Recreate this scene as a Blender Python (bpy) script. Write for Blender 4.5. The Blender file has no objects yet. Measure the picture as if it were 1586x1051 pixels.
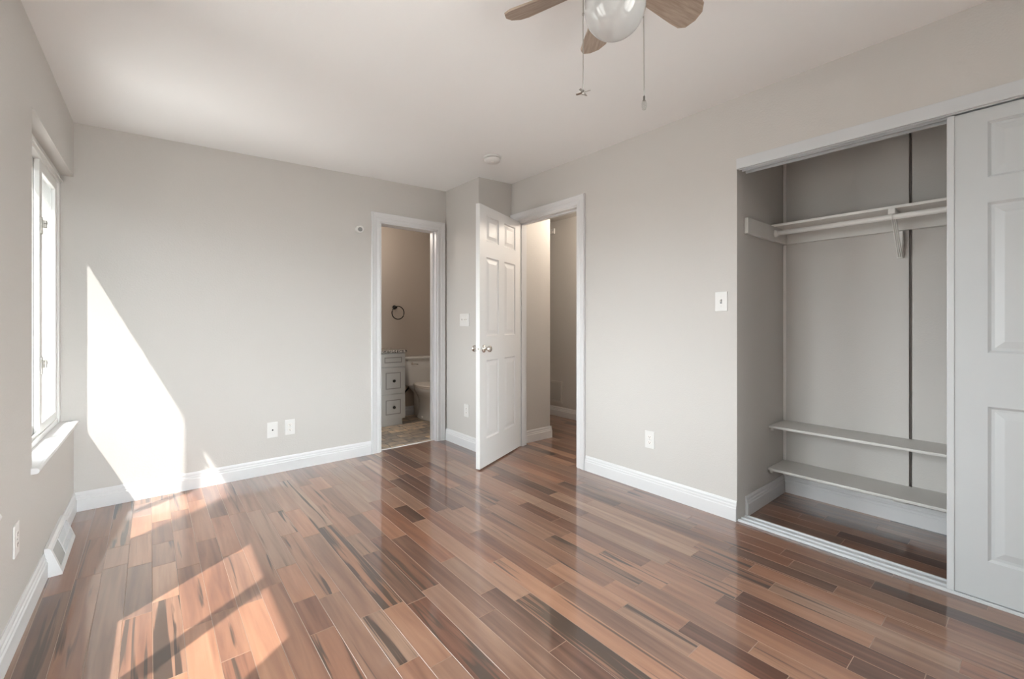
import bpy, bmesh, math, random
from mathutils import Vector, Matrix

# ------------------------------------------------------------------ scene, camera, world, sun, exposure
S = bpy.context.scene
COL = S.collection
PI = math.pi
FPX, CY_PX, YAW, EYE = 678.7, 499.6, 0.6902, 1.18
cam_d = bpy.data.cameras.new('camera')
cam = bpy.data.objects.new('camera', cam_d)
COL.objects.link(cam)
cam.location = (0, 0, EYE)
cam.rotation_euler = (PI / 2, 0, -YAW)
cam_d.sensor_fit = 'HORIZONTAL'
cam_d.sensor_width = 36.0
cam_d.lens = FPX / 1586 * 36.0
cam_d.shift_y = (CY_PX - 525.5) / 1586
cam_d.clip_start = 0.02
S.camera = cam

S.view_settings.view_transform = 'Standard'
S.view_settings.look = 'None'
S.view_settings.gamma = 1
S.view_settings.use_curve_mapping = False
S.view_settings.exposure = 1.06

try:
    S.cycles.use_denoising = True
    S.cycles.sample_clamp_indirect = 0.0
    S.cycles.max_bounces = 14
    S.cycles.diffuse_bounces = 8
    S.cycles.glossy_bounces = 6
    S.cycles.transparent_max_bounces = 12
except Exception:
    pass

SKY_STRENGTH = 10.0
SUN_ENERGY = 6.2
w = bpy.data.worlds.new('world')
S.world = w
w.use_nodes = True
nt = w.node_tree
nt.nodes.clear()
wo = nt.nodes.new('ShaderNodeOutputWorld')
wb = nt.nodes.new('ShaderNodeBackground')
wtc = nt.nodes.new('ShaderNodeTexCoord')
wsx = nt.nodes.new('ShaderNodeSeparateXYZ')
wr = nt.nodes.new('ShaderNodeValToRGB')
wmr = nt.nodes.new('ShaderNodeMapRange')
wmr.inputs[1].default_value = -1
wmr.inputs[2].default_value = 1
nt.links.new(wtc.outputs['Generated'], wsx.inputs[0])
nt.links.new(wsx.outputs['Z'], wmr.inputs[0])
nt.links.new(wmr.outputs[0], wr.inputs[0])
wr.color_ramp.elements[0].position = 0.47
wr.color_ramp.elements[0].color = (0.30, 0.297, 0.29, 1)
wr.color_ramp.elements[1].position = 0.53
wr.color_ramp.elements[1].color = (0.90, 0.955, 1.0, 1)
wfl = nt.nodes.new('ShaderNodeVectorMath')      # compass direction only
wfl.operation = 'MULTIPLY'
wfl.inputs[1].default_value = (1, 1, 0)
nt.links.new(wtc.outputs['Generated'], wfl.inputs[0])
wnz = nt.nodes.new('ShaderNodeVectorMath')
wnz.operation = 'NORMALIZE'
nt.links.new(wfl.outputs[0], wnz.inputs[0])
# sky dimmed to the south-west, added to cut the glow on the back wall
wdt = nt.nodes.new('ShaderNodeVectorMath')
wdt.operation = 'DOT_PRODUCT'
wdt.inputs[1].default_value = (-0.65, -0.76, 0.0)
nt.links.new(wnz.outputs[0], wdt.inputs[0])
wdx = nt.nodes.new('ShaderNodeMapRange')
wdx.interpolation_type = 'SMOOTHSTEP'
wdx.inputs[1].default_value = 0.76
wdx.inputs[2].default_value = 0.93
wdx.inputs[3].default_value = 1.0
wdx.inputs[4].default_value = 0.05
nt.links.new(wdt.outputs['Value'], wdx.inputs[0])
# sky also dimmed to the north, added to keep the far pane from blowing out
wdn = nt.nodes.new('ShaderNodeVectorMath')
wdn.operation = 'DOT_PRODUCT'
wdn.inputs[1].default_value = (-0.14, 0.99, 0.0)
nt.links.new(wnz.outputs[0], wdn.inputs[0])
wdm = nt.nodes.new('ShaderNodeMapRange')
wdm.interpolation_type = 'SMOOTHSTEP'
wdm.inputs[1].default_value = 0.86
wdm.inputs[2].default_value = 0.96
wdm.inputs[3].default_value = 1.0
wdm.inputs[4].default_value = 0.035
nt.links.new(wdn.outputs['Value'], wdm.inputs[0])
# sky boosted to the south-east as added fill for camera-facing surfaces
wde = nt.nodes.new('ShaderNodeVectorMath')
wde.operation = 'DOT_PRODUCT'
wde.inputs[1].default_value = (0.42, -0.86, 0.28)
nt.links.new(wtc.outputs['Generated'], wde.inputs[0])
wdf = nt.nodes.new('ShaderNodeMapRange')
wdf.interpolation_type = 'SMOOTHSTEP'
wdf.inputs[1].default_value = 0.60
wdf.inputs[2].default_value = 0.95
wdf.inputs[3].default_value = 1.0
wdf.inputs[4].default_value = 1.45
nt.links.new(wde.outputs['Value'], wdf.inputs[0])
wme = nt.nodes.new('ShaderNodeMath')
wme.operation = 'MULTIPLY'
nt.links.new(wdx.outputs[0], wme.inputs[0])
nt.links.new(wdf.outputs[0], wme.inputs[1])
wmm = nt.nodes.new('ShaderNodeMath')
wmm.operation = 'MULTIPLY'
nt.links.new(wme.outputs[0], wmm.inputs[0])
nt.links.new(wdm.outputs[0], wmm.inputs[1])
wmx = nt.nodes.new('ShaderNodeMix')
wmx.data_type = 'RGBA'
wmx.blend_type = 'MULTIPLY'
wmx.inputs[0].default_value = 1
nt.links.new(wr.outputs[0], wmx.inputs[6])
nt.links.new(wmm.outputs[0], wmx.inputs[7])
nt.links.new(wmx.outputs[2], wb.inputs['Color'])
wb.inputs['Strength'].default_value = SKY_STRENGTH
nt.links.new(wb.outputs[0], wo.inputs[0])

sun_d = bpy.data.lights.new('sun', 'SUN')
sun_d.energy = SUN_ENERGY
sun_d.angle = 0.012
sun_d.color = (1.0, 0.955, 0.91)
sun = bpy.data.objects.new('sun', sun_d)
COL.objects.link(sun)
SUN_DIR = Vector((1.0, 0.72, -2.10)).normalized()
sun.rotation_euler = SUN_DIR.to_track_quat('-Z', 'Y').to_euler()
sun.location = (-4, -2, 8)


def portal(name, y0, y1, z0, z1, x):
    d = bpy.data.lights.new(name, 'AREA')
    d.shape = 'RECTANGLE'
    d.size = y1 - y0
    d.size_y = z1 - z0
    o = bpy.data.objects.new(name, d)
    COL.objects.link(o)
    o.matrix_world = Matrix.Translation((x, (y0 + y1) / 2, (z0 + z1) / 2)) @ \
        Matrix(((0, 0, -1, 0), (1, 0, 0, 0), (0, -1, 0, 0), (0, 0, 0, 1)))
    d.cycles.is_portal = True


portal('daylight_portal', 2.71, 3.85, 0.571, 2.09, -0.53)
portal('daylight_portal', 0.98, 2.20, 0.571, 2.09, -0.53)

d3 = bpy.data.lights.new('daylight_portal', 'AREA')  # portal of the added window in the near wall
d3.shape = 'RECTANGLE'
d3.size, d3.size_y = 1.7, 1.85
d3.cycles.is_portal = True
o3 = bpy.data.objects.new('daylight_portal', d3)
COL.objects.link(o3)
o3.location = (1.50, -1.60, 1.275)
o3.rotation_euler = (PI / 2, 0, PI)      # faces +Y, into the room

HALL_WATTS, BATH_WATTS = 15.0, 5.2


def lamp(name, loc, watts, col, rad):
    d = bpy.data.lights.new(name, 'POINT')
    d.energy = watts
    d.color = col
    d.shadow_soft_size = rad
    o = bpy.data.objects.new(name, d)
    COL.objects.link(o)
    o.location = loc


lamp('hall_light', (3.62, 2.75, 2.32), HALL_WATTS, (1.0, 0.88, 0.74), 0.10)
lamp('bathroom_fill', (1.75, 4.55, 2.20), BATH_WATTS, (1.0, 0.90, 0.80), 0.10)  # lamp added to lift the dark bathroom, no fixture known there

# ------------------------------------------------------------------ room dimensions
XL, XR, YB, YF = -0.368, 2.694, 3.851, -1.50
XJ, YJ = 2.31, 3.275
XO = -0.56                     # outer face of the window wall


def skew(v):                    # the window wall is not quite square to the back wall
    return (v[0] + 0.0134 * (v[1] - 3.9), v[1], v[2])


def ceil_z(x):
    return 2.44 + 0.03 * x


# ------------------------------------------------------------------ materials
def mat(name, color=(0.8, 0.8, 0.8), rough=0.5, metal=0.0, spec=0.5, coat=0.0, coat_rough=0.05):
    m = bpy.data.materials.new(name)
    m.use_nodes = True
    b = m.node_tree.nodes['Principled BSDF']
    b.inputs['Base Color'].default_value = (*color, 1)
    b.inputs['Roughness'].default_value = rough
    b.inputs['Metallic'].default_value = metal
    b.inputs['Specular IOR Level'].default_value = spec
    b.inputs['Coat Weight'].default_value = coat
    b.inputs['Coat Roughness'].default_value = coat_rough
    return m


def nodes(m):
    return m.node_tree, m.node_tree.nodes['Principled BSDF']


def add_bump(m, scale, strength, dist=0.002, detail=3, stretch=None):
    t, b = nodes(m)
    tc = t.nodes.new('ShaderNodeTexCoord')
    n = t.nodes.new('ShaderNodeTexNoise')
    n.inputs['Scale'].default_value = scale
    n.inputs['Detail'].default_value = detail
    bp = t.nodes.new('ShaderNodeBump')
    bp.inputs['Strength'].default_value = strength
    bp.inputs['Distance'].default_value = dist
    src = tc.outputs['Object']
    if stretch:
        mp = t.nodes.new('ShaderNodeMapping')
        mp.inputs['Scale'].default_value = stretch
        t.links.new(src, mp.inputs[0])
        src = mp.outputs[0]
    t.links.new(src, n.inputs['Vector'])
    t.links.new(n.outputs['Fac'], bp.inputs['Height'])
    t.links.new(bp.outputs[0], b.inputs['Normal'])
    return m


def speckle(m, c1, c2, scale, lo=0.35, hi=0.65, detail=4, stretch=None):
    t, b = nodes(m)
    tc = t.nodes.new('ShaderNodeTexCoord')
    n = t.nodes.new('ShaderNodeTexNoise')
    n.inputs['Scale'].default_value = scale
    n.inputs['Detail'].default_value = detail
    r = t.nodes.new('ShaderNodeValToRGB')
    r.color_ramp.elements[0].position = lo
    r.color_ramp.elements[0].color = (*c1, 1)
    r.color_ramp.elements[1].position = hi
    r.color_ramp.elements[1].color = (*c2, 1)
    src = tc.outputs['Object']
    if stretch:
        mp = t.nodes.new('ShaderNodeMapping')
        mp.inputs['Scale'].default_value = stretch
        t.links.new(src, mp.inputs[0])
        src = mp.outputs[0]
    t.links.new(src, n.inputs['Vector'])
    t.links.new(n.outputs['Fac'], r.inputs[0])
    t.links.new(r.outputs[0], b.inputs['Base Color'])
    return m


M = {}
M['wall'] = add_bump(mat('greige_wall_paint', (0.585, 0.563, 0.538), 0.55, spec=0.35), 110, 0.32, 0.003)
M['bath_wall'] = add_bump(mat('taupe_wall_paint', (0.50, 0.435, 0.375), 0.6, spec=0.3), 110, 0.2, 0.0025)
M['ceiling'] = add_bump(mat('white_ceiling_paint', (0.85, 0.848, 0.845), 0.8, spec=0.2), 60, 0.15, 0.003)
M['trim'] = mat('white_trim_paint', (0.70, 0.698, 0.705), 0.35)
M['door'] = add_bump(mat('white_door_paint', (0.72, 0.715, 0.715), 0.42), 40, 0.06, 0.001, stretch=(6, 6, 0.6))
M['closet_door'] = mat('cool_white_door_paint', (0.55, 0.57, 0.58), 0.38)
M['vinyl'] = mat('white_vinyl', (0.74, 0.74, 0.72), 0.3)
M['shelf'] = mat('pale_shelf_paint', (0.64, 0.625, 0.60), 0.4)
M['rail'] = mat('warm_white_rail_paint', (0.84, 0.825, 0.80), 0.35)
M['track'] = mat('white_metal_track', (0.60, 0.615, 0.63), 0.28)
M['track_grey'] = mat('grey_metal_channel', (0.22, 0.25, 0.31), 0.35, metal=0.3)
M['plastic'] = mat('white_plastic', (0.73, 0.72, 0.705), 0.3)
M['ivory'] = mat('off_white_plastic', (0.80, 0.77, 0.74), 0.35)
M['slot'] = mat('dark_slot', (0.03, 0.03, 0.03), 0.6)
M['grey_plastic'] = mat('grey_plastic', (0.22, 0.22, 0.22), 0.3)
M['nickel'] = mat('brushed_nickel', (0.68, 0.65, 0.61), 0.18, metal=1.0)
M['steel'] = mat('dull_steel', (0.45, 0.43, 0.40), 0.35, metal=1.0)
M['bronze'] = mat('dark_bronze', (0.018, 0.016, 0.015), 0.35, metal=0.3)
M['porcelain'] = mat('porcelain', (0.80, 0.79, 0.77), 0.12, coat=0.5)
M['seat'] = mat('toilet_seat_plastic', (0.80, 0.74, 0.68), 0.25)
M['vanity'] = mat('grey_cabinet_paint', (0.56, 0.55, 0.53), 0.4)
M['vanity_line'] = mat('dark_glaze', (0.30, 0.285, 0.27), 0.5)
M['granite'] = speckle(mat('speckled_stone', rough=0.2), (0.10, 0.09, 0.08), (0.72, 0.68, 0.63), 70, 0.42, 0.6)
M['rubber'] = mat('black_rubber', (0.02, 0.02, 0.02), 0.5)
M['blade'] = speckle(mat('weathered_oak', rough=0.5), (0.30, 0.225, 0.175), (0.46, 0.37, 0.30), 9, 0.3, 0.75, 6, (1.2, 14, 14))
M['globe'] = mat('opal_glass', (0.55, 0.55, 0.545), 0.12, coat=0.6)
M['fan_white'] = mat('white_enamel', (0.82, 0.82, 0.80), 0.25)
M['void'] = mat('dark_duct', (0.05, 0.05, 0.05), 0.8)
M['lint'] = mat('grey_damper', (0.42, 0.42, 0.41), 0.5)


def glass_mat(name, tint, gloss):
    m = bpy.data.materials.new(name)
    m.use_nodes = True
    t = m.node_tree
    t.nodes.clear()
    o = t.nodes.new('ShaderNodeOutputMaterial')
    mx = t.nodes.new('ShaderNodeMixShader')
    tr = t.nodes.new('ShaderNodeBsdfTransparent')
    gl = t.nodes.new('ShaderNodeBsdfGlossy')
    fr = t.nodes.new('ShaderNodeFresnel')
    ge = t.nodes.new('ShaderNodeNewGeometry')
    ir = t.nodes.new('ShaderNodeMapRange')      # same fresnel on the way in and on the way out of the sheet
    ir.inputs[3].default_value = 1.45
    ir.inputs[4].default_value = 1 / 1.45
    t.links.new(ge.outputs['Backfacing'], ir.inputs[0])
    t.links.new(ir.outputs[0], fr.inputs['IOR'])
    tr.inputs['Color'].default_value = (*tint, 1)
    gl.inputs['Roughness'].default_value = gloss
    t.links.new(fr.outputs[0], mx.inputs[0])
    t.links.new(tr.outputs[0], mx.inputs[1])
    t.links.new(gl.outputs[0], mx.inputs[2])
    t.links.new(mx.outputs[0], o.inputs[0])
    return m


M['pane'] = glass_mat('window_glass', (0.97, 0.98, 0.97), 0.0)
M['clear'] = glass_mat('clear_acrylic', (0.90, 0.91, 0.90), 0.05)


def wood_floor():
    m = mat('walnut_plank_floor', rough=0.3, spec=0.4, coat=1.0, coat_rough=0.06)
    m.node_tree.nodes['Principled BSDF'].inputs['Coat IOR'].default_value = 1.55
    t, b = nodes(m)
    N, L = t.nodes.new, t.links.new
    at = N('ShaderNodeAttribute')
    at.attribute_name = 'plank'
    sep = N('ShaderNodeSeparateColor')
    L(at.outputs['Color'], sep.inputs[0])
    uv = N('ShaderNodeUVMap')
    uv.uv_map = 'grain'
    # tone of the plank
    ramp = N('ShaderNodeValToRGB')
    e = ramp.color_ramp.elements
    e[0].position = 0.0
    e[0].color = (0.050, 0.024, 0.017, 1)
    e[1].position = 1.0
    e[1].color = (0.36, 0.220, 0.145, 1)
    for p, c in ((0.22, (0.105, 0.050, 0.034)), (0.5, (0.190, 0.098, 0.064)), (0.78, (0.275, 0.155, 0.101))):
        k = e.new(p)
        k.color = (*c, 1)
    # soft figure along the plank
    mp = N('ShaderNodeMapping')
    mp.inputs['Scale'].default_value = (30, 1.6, 1)
    L(uv.outputs[0], mp.inputs[0])
    n1 = N('ShaderNodeTexNoise')
    n1.inputs['Scale'].default_value = 1
    n1.inputs['Detail'].default_value = 5
    n1.inputs['Distortion'].default_value = 0.6
    L(mp.outputs[0], n1.inputs['Vector'])
    mr = N('ShaderNodeMapRange')
    mr.inputs[1].default_value = 0.25
    mr.inputs[2].default_value = 0.75
    mr.inputs[3].default_value = -0.21
    mr.inputs[4].default_value = 0.21
    L(n1.outputs['Fac'], mr.inputs[0])
    ad = N('ShaderNodeMath')
    ad.operation = 'ADD'
    L(sep.outputs[0], ad.inputs[0])
    L(mr.outputs[0], ad.inputs[1])
    L(ad.outputs[0], ramp.inputs[0])
    # hue shift: redder or greyer planks
    hs = N('ShaderNodeMix')
    hs.data_type = 'RGBA'
    hs.blend_type = 'MULTIPLY'
    hs.inputs[0].default_value = 1
    hr = N('ShaderNodeValToRGB')
    hr.color_ramp.elements[0].color = (0.92, 1.0, 1.06, 1)
    hr.color_ramp.elements[1].color = (1.12, 0.98, 0.90, 1)
    L(sep.outputs[1], hr.inputs[0])
    L(ramp.outputs[0], hs.inputs[6])
    L(hr.outputs[0], hs.inputs[7])
    # dark mineral streaks
    mp2 = N('ShaderNodeMapping')
    mp2.inputs['Scale'].default_value = (30, 1.15, 1)
    L(uv.outputs[0], mp2.inputs[0])
    n2 = N('ShaderNodeTexNoise')
    n2.inputs['Scale'].default_value = 1
    n2.inputs['Detail'].default_value = 3
    n2.inputs['Roughness'].default_value = 0.45
    n2.inputs['Distortion'].default_value = 1.2
    L(mp2.outputs[0], n2.inputs['Vector'])
    su = N('ShaderNodeMath')
    su.operation = 'ADD'
    L(n2.outputs['Fac'], su.inputs[0])
    L(sep.outputs[2], su.inputs[1])
    sr = N('ShaderNodeMapRange')
    sr.inputs[1].default_value = 0.905
    sr.inputs[2].default_value = 0.99
    L(su.outputs[0], sr.inputs[0])
    mx = N('ShaderNodeMix')
    mx.data_type = 'RGBA'
    L(sr.outputs[0], mx.inputs[0])
    L(hs.outputs[2], mx.inputs[6])
    mx.inputs[7].default_value = (0.055, 0.034, 0.025, 1)
    L(mx.outputs[2], b.inputs['Base Color'])
    # slow waviness of the finish
    tc = N('ShaderNodeTexCoord')
    n3 = N('ShaderNodeTexNoise')
    n3.inputs['Scale'].default_value = 9
    n3.inputs['Detail'].default_value = 2
    L(tc.outputs['Object'], n3.inputs['Vector'])
    bp = N('ShaderNodeBump')
    bp.inputs['Strength'].default_value = 0.05
    bp.inputs['Distance'].default_value = 0.004
    L(n3.outputs['Fac'], bp.inputs['Height'])
    L(bp.outputs[0], b.inputs['Normal'])
    L(bp.outputs[0], b.inputs['Coat Normal'])
    return m


M['floor'] = wood_floor()
M['groove'] = mat('plank_bevel', (0.24, 0.15, 0.105), 0.3, coat=0.5)


def tile_floor():
    m = mat('slate_tile', rough=0.45)
    t, b = nodes(m)
    N, L = t.nodes.new, t.links.new
    tc = N('ShaderNodeTexCoord')
    br = N('ShaderNodeTexBrick')
    br.inputs['Scale'].default_value = 1.0
    br.inputs['Brick Width'].default_value = 0.21
    br.inputs['Row Height'].default_value = 0.11
    br.inputs['Mortar Size'].default_value = 0.004
    br.inputs['Color1'].default_value = (0.78, 0.66, 0.52, 1)
    br.inputs['Color2'].default_value = (0.36, 0.33, 0.30, 1)
    br.inputs['Mortar'].default_value = (0.20, 0.18, 0.16, 1)
    br.offset_frequency = 2
    br.squash = 0.7
    br.squash_frequency = 3
    L(tc.outputs['Object'], br.inputs['Vector'])
    n = N('ShaderNodeTexNoise')
    n.inputs['Scale'].default_value = 14
    n.inputs['Detail'].default_value = 5
    L(tc.outputs['Object'], n.inputs['Vector'])
    r = N('ShaderNodeValToRGB')
    r.color_ramp.elements[0].position = 0.3
    r.color_ramp.elements[0].color = (0.7, 0.72, 0.78, 1)
    r.color_ramp.elements[1].position = 0.7
    r.color_ramp.elements[1].color = (1.35, 1.25, 1.1, 1)
    L(n.outputs['Fac'], r.inputs[0])
    mx = N('ShaderNodeMix')
    mx.data_type = 'RGBA'
    mx.blend_type = 'MULTIPLY'
    mx.inputs[0].default_value = 1
    L(br.outputs['Color'], mx.inputs[6])
    L(r.outputs[0], mx.inputs[7])
    L(mx.outputs[2], b.inputs['Base Color'])
    return m


M['tile'] = tile_floor()


# ------------------------------------------------------------------ mesh helpers
def bm_new():
    return bmesh.new()


def bx(bm, x0, x1, y0, y1, z0, z1, bev=0.0, seg=2, mi=0):
    x0, x1 = min(x0, x1), max(x0, x1)
    y0, y1 = min(y0, y1), max(y0, y1)
    z0, z1 = min(z0, z1), max(z0, z1)
    r = bmesh.ops.create_cube(bm, size=1)
    vs = r['verts']
    for v in vs:
        v.co = Vector(((x0 + x1) / 2 + v.co.x * (x1 - x0), (y0 + y1) / 2 + v.co.y * (y1 - y0),
                       (z0 + z1) / 2 + v.co.z * (z1 - z0)))
    fs = {f for v in vs for f in v.link_faces}
    for f in fs:
        f.material_index = mi
    if bev > 0:
        es = list({e for v in vs for e in v.link_edges})
        r2 = bmesh.ops.bevel(bm, geom=es, offset=bev, segments=seg, affect='EDGES', profile=0.6)
        for f in r2['faces']:
            f.material_index = mi
    return bm


def lathe(bm, prof, center=(0, 0, 0), axis='Z', seg=32, mi=0, smooth=True):
    """prof: list of (radius, height) along the axis."""
    rings = []
    for r, h in prof:
        ring = []
        n = 1 if r < 1e-6 else seg
        for i in range(n):
            a = 2 * PI * i / seg
            p = (r * math.cos(a), r * math.sin(a), h)
            if axis == 'Y':
                p = (p[0], p[2], p[1])
            elif axis == 'X':
                p = (p[2], p[0], p[1])
            ring.append(bm.verts.new((center[0] + p[0], center[1] + p[1], center[2] + p[2])))
        rings.append(ring)
    for a, b in zip(rings, rings[1:]):
        for i in range(seg):
            j = (i + 1) % seg
            if len(a) == 1 and len(b) == 1:
                continue
            if len(a) == 1:
                f = bm.faces.new((a[0], b[i], b[j]))
            elif len(b) == 1:
                f = bm.faces.new((a[i], a[j], b[0]))
            else:
                f = bm.faces.new((a[i], a[j], b[j], b[i]))
            f.smooth = smooth
            f.material_index = mi
    for ring in (rings[0], rings[-1]):
        if len(ring) > 1:
            f = bm.faces.new(ring)
            f.material_index = mi
    return bm


def loft(bm, secs, seg=36, mi=0, power=2.0):
    """secs: list of (z, cx, cy, rx, ry) superellipse sections."""
    rings = []
    for z, cx, cy, rx, ry in secs:
        ring = []
        for i in range(seg):
            a = 2 * PI * i / seg
            c, s = math.cos(a), math.sin(a)
            ring.append(bm.verts.new((cx + rx * math.copysign(abs(c) ** (2 / power), c),
                                      cy + ry * math.copysign(abs(s) ** (2 / power), s), z)))
        rings.append(ring)
    for a, b in zip(rings, rings[1:]):
        for i in range(seg):
            j = (i + 1) % seg
            f = bm.faces.new((a[i], a[j], b[j], b[i]))
            f.smooth = True
            f.material_index = mi
    for ring in (rings[0], rings[-1]):
        f = bm.faces.new(ring)
        f.material_index = mi
    return bm


def tube(bm, pts, r, seg=10, mi=0, closed=False):
    pts = [Vector(p) for p in pts]
    rings = []
    n = len(pts)
    for i, p in enumerate(pts):
        if closed:
            d = pts[(i + 1) % n] - pts[i - 1]
        else:
            d = pts[min(i + 1, n - 1)] - pts[max(i - 1, 0)]
        d.normalize()
        up = Vector((0, 0, 1)) if abs(d.z) < 0.9 else Vector((1, 0, 0))
        u = d.cross(up).normalized()
        v = d.cross(u).normalized()
        rings.append([bm.verts.new(p + r * (math.cos(2 * PI * k / seg) * u + math.sin(2 * PI * k / seg) * v))
                      for k in range(seg)])
    pairs = list(zip(rings, rings[1:])) + ([(rings[-1], rings[0])] if closed else [])
    for a, b in pairs:
        for i in range(seg):
            j = (i + 1) % seg
            f = bm.faces.new((a[i], a[j], b[j], b[i]))
            f.smooth = True
            f.material_index = mi
    if not closed:
        for ring in (rings[0], rings[-1]):
            bm.faces.new(ring).material_index = mi
    return bm


def prism(bm, prof, p0, p1, outv, mi=0):
    """profile of (out, z) swept from p0 to p1 (on the wall line); outv points off the wall."""
    o = Vector(outv)
    a = [bm.verts.new(Vector(p0) + o * d + Vector((0, 0, z))) for d, z in prof]
    b = [bm.verts.new(Vector(p1) + o * d + Vector((0, 0, z))) for d, z in prof]
    n = len(prof)
    for i in range(n):
        j = (i + 1) % n
        bm.faces.new((a[i], a[j], b[j], b[i])).material_index = mi
    bm.faces.new(a)
    bm.faces.new(list(reversed(b)))
    return bm


def link(name, bm, mats, parent=None, recenter=None, fn=None, smooth_angle=None):
    """one mesh object from bm; top-level ones get their origin at the middle of their base."""
    if fn:
        for v in bm.verts:
            v.co = Vector(fn(v.co))
    bmesh.ops.recalc_face_normals(bm, faces=bm.faces)
    loc = Vector((0, 0, 0))
    if parent is None and recenter is not False:
        xs = [v.co.x for v in bm.verts]
        ys = [v.co.y for v in bm.verts]
        zs = [v.co.z for v in bm.verts]
        loc = Vector(((min(xs) + max(xs)) / 2, (min(ys) + max(ys)) / 2, min(zs)))
        for v in bm.verts:
            v.co -= loc
    me = bpy.data.meshes.new(name)
    bm.to_mesh(me)
    bm.free()
    for m in (mats if isinstance(mats, (list, tuple)) else [mats]):
        me.materials.append(m)
    o = bpy.data.objects.new(name, me)
    COL.objects.link(o)
    o.location = loc
    if parent is not None:
        o.parent = parent
    return o


def tag(o, label, cat, group=None, kind=None):
    o['label'] = label
    o['category'] = cat
    if group:
        o['group'] = group
    if kind:
        o['kind'] = kind
    return o


def struct(name, bm, m, label, cat, fn=None, recenter=None):
    return tag(link(name, bm, m, None, recenter, fn), label, cat, None, 'structure')


def thing(name, label, cat, loc=(0, 0, 0), rz=0.0, group=None, kind=None):
    o = bpy.data.objects.new(name, None)
    o.empty_display_size = 0.1
    COL.objects.link(o)
    o.location = loc
    o.rotation_euler = (0, 0, rz)
    return tag(o, label, cat, group, kind)


def slope_top(v):
    return (v.x, v.y, ceil_z(v.x)) if v.z > 2.39 else v


# ------------------------------------------------------------------ floor: every plank is bevelled geometry in one mesh
def build_floor():
    rnd = random.Random(11)
    PW, X0 = 0.0912, 0.007
    bm = bm_new()
    uvl = bm.loops.layers.uv.new('grain')
    cl = bm.loops.layers.float_color.new('plank')
    bev, dep = 0.0014, 0.0011

    def plank(xa, xb, ya, yb, tone, hue, streak):
        ou, ov = rnd.random() * 50, rnd.random() * 50
        o = [(xa, ya), (xb, ya), (xb, yb), (xa, yb)]
        i = [(xa + bev, ya + bev), (xb - bev, ya + bev), (xb - bev, yb - bev), (xa + bev, yb - bev)]
        vo = [bm.verts.new((x, y, -dep)) for x, y in o]
        vi = [bm.verts.new((x, y, 0)) for x, y in i]
        fs = [bm.faces.new(vi)]
        for k in range(4):
            f = bm.faces.new((vo[k], vo[(k + 1) % 4], vi[(k + 1) % 4], vi[k]))
            f.material_index = 1
            fs.append(f)
        for f in fs:
            for lp in f.loops:
                c = lp.vert.co
                lp[uvl].uv = (c.x - xa + ou, c.y - ya + ov)
                lp[cl] = (tone, hue, streak, 1)

    # boards that stand out on this floor: (x, y, tone, streak) of a point on the board
    MARKED = [(1.219, 2.451, 0.07, 0.1), (0.77, 1.895, 0.3, 0.1), (0.962, 2.025, 0.34, 0.4), (1.258, 1.242, 0.52, 0.5), (1.068, 1.82, 0.3, 0.2), (1.024, 1.435, 0.3, 0.12), (1.458, 1.893, 0.28, 0.1), (1.906, 1.883, 0.22, 0.1), (1.898, 1.655, 0.3, 0.1), (2.149, 0.788, 0.45, 0.43), (2.35, 0.79, 0.3, 0.2), (3.129, 0.762, 0.25, 0.4), (2.98, 0.504, 0.16, 0.3), (0.243, 2.27, 0.4, 0.1), (0.057, 2.161, 0.62, 0.42), (1.529, 3.022, 0.18, 0.1), (1.75, 3.102, 0.25, 0.1), (1.397, 2.76, 0.26, 0.1), (1.85, 0.548, 0.2, 0.36), (1.921, 0.885, 0.58, 0.1), (0.836, 1.268, 0.24, 0.38), (0.78, 2.453, 0.6, 0.44), (2.347, 1.903, 0.22, 0.1), (2.357, 1.63, 0.35, 0.4), (0.486, 1.674, 0.52, 0.37), (0.27, 1.735, 0.36, 0.4)]

    def region(xa, xb, ya, yb):
        k0 = math.floor((xa - X0) / PW)
        k1 = math.ceil((xb - X0) / PW)
        for k in range(k0, k1):
            ra, rb = X0 + k * PW, X0 + (k + 1) * PW
            if ra < xa + 0.004 and rb < xa + 0.004:
                continue
            a, b = max(ra, xa), min(rb, xb)
            if b - a < 0.004:
                continue
            y = ya - rnd.random() * 0.5
            while y < yb:
                ln = rnd.choice((0.26, 0.33, 0.40, 0.48, 0.56, 0.66, 0.80, 0.95)) * (0.9 + 0.2 * rnd.random())
                e = y + ln
                p, q = max(y, ya), min(e, yb)
                if q - p > 0.01:
                    u = rnd.random()
                    tone = 0.46 + 0.28 * rnd.random() if u < 0.70 else (0.28 + 0.18 * rnd.random() if u < 0.91 else (0.12 + 0.12 * rnd.random() if u < 0.96 else 0.78 + 0.14 * rnd.random()))
                    s = rnd.random()
                    streak = 0.34 + 0.08 * rnd.random() if s < 0.12 else (0.28 + 0.06 * rnd.random() if s < 0.42 else 0.10)
                    for mx, my, mt, ms in MARKED:
                        if a <= mx <= b and p <= my <= q:
                            tone, streak = mt, ms
                    plank(a, b, p, q, tone, rnd.random(), streak)
                y = e

    region(-0.45, 2.30, YF, 3.905)
    region(2.30, 4.02, YF, 3.30)
    region(3.15, 4.02, 3.30, 6.0)
    o = link('floor', bm, [M['floor'], M['groove']], recenter=False)
    return tag(o, 'glossy brown hardwood plank floor with dark streaked boards', 'floor', None, 'structure')


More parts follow.
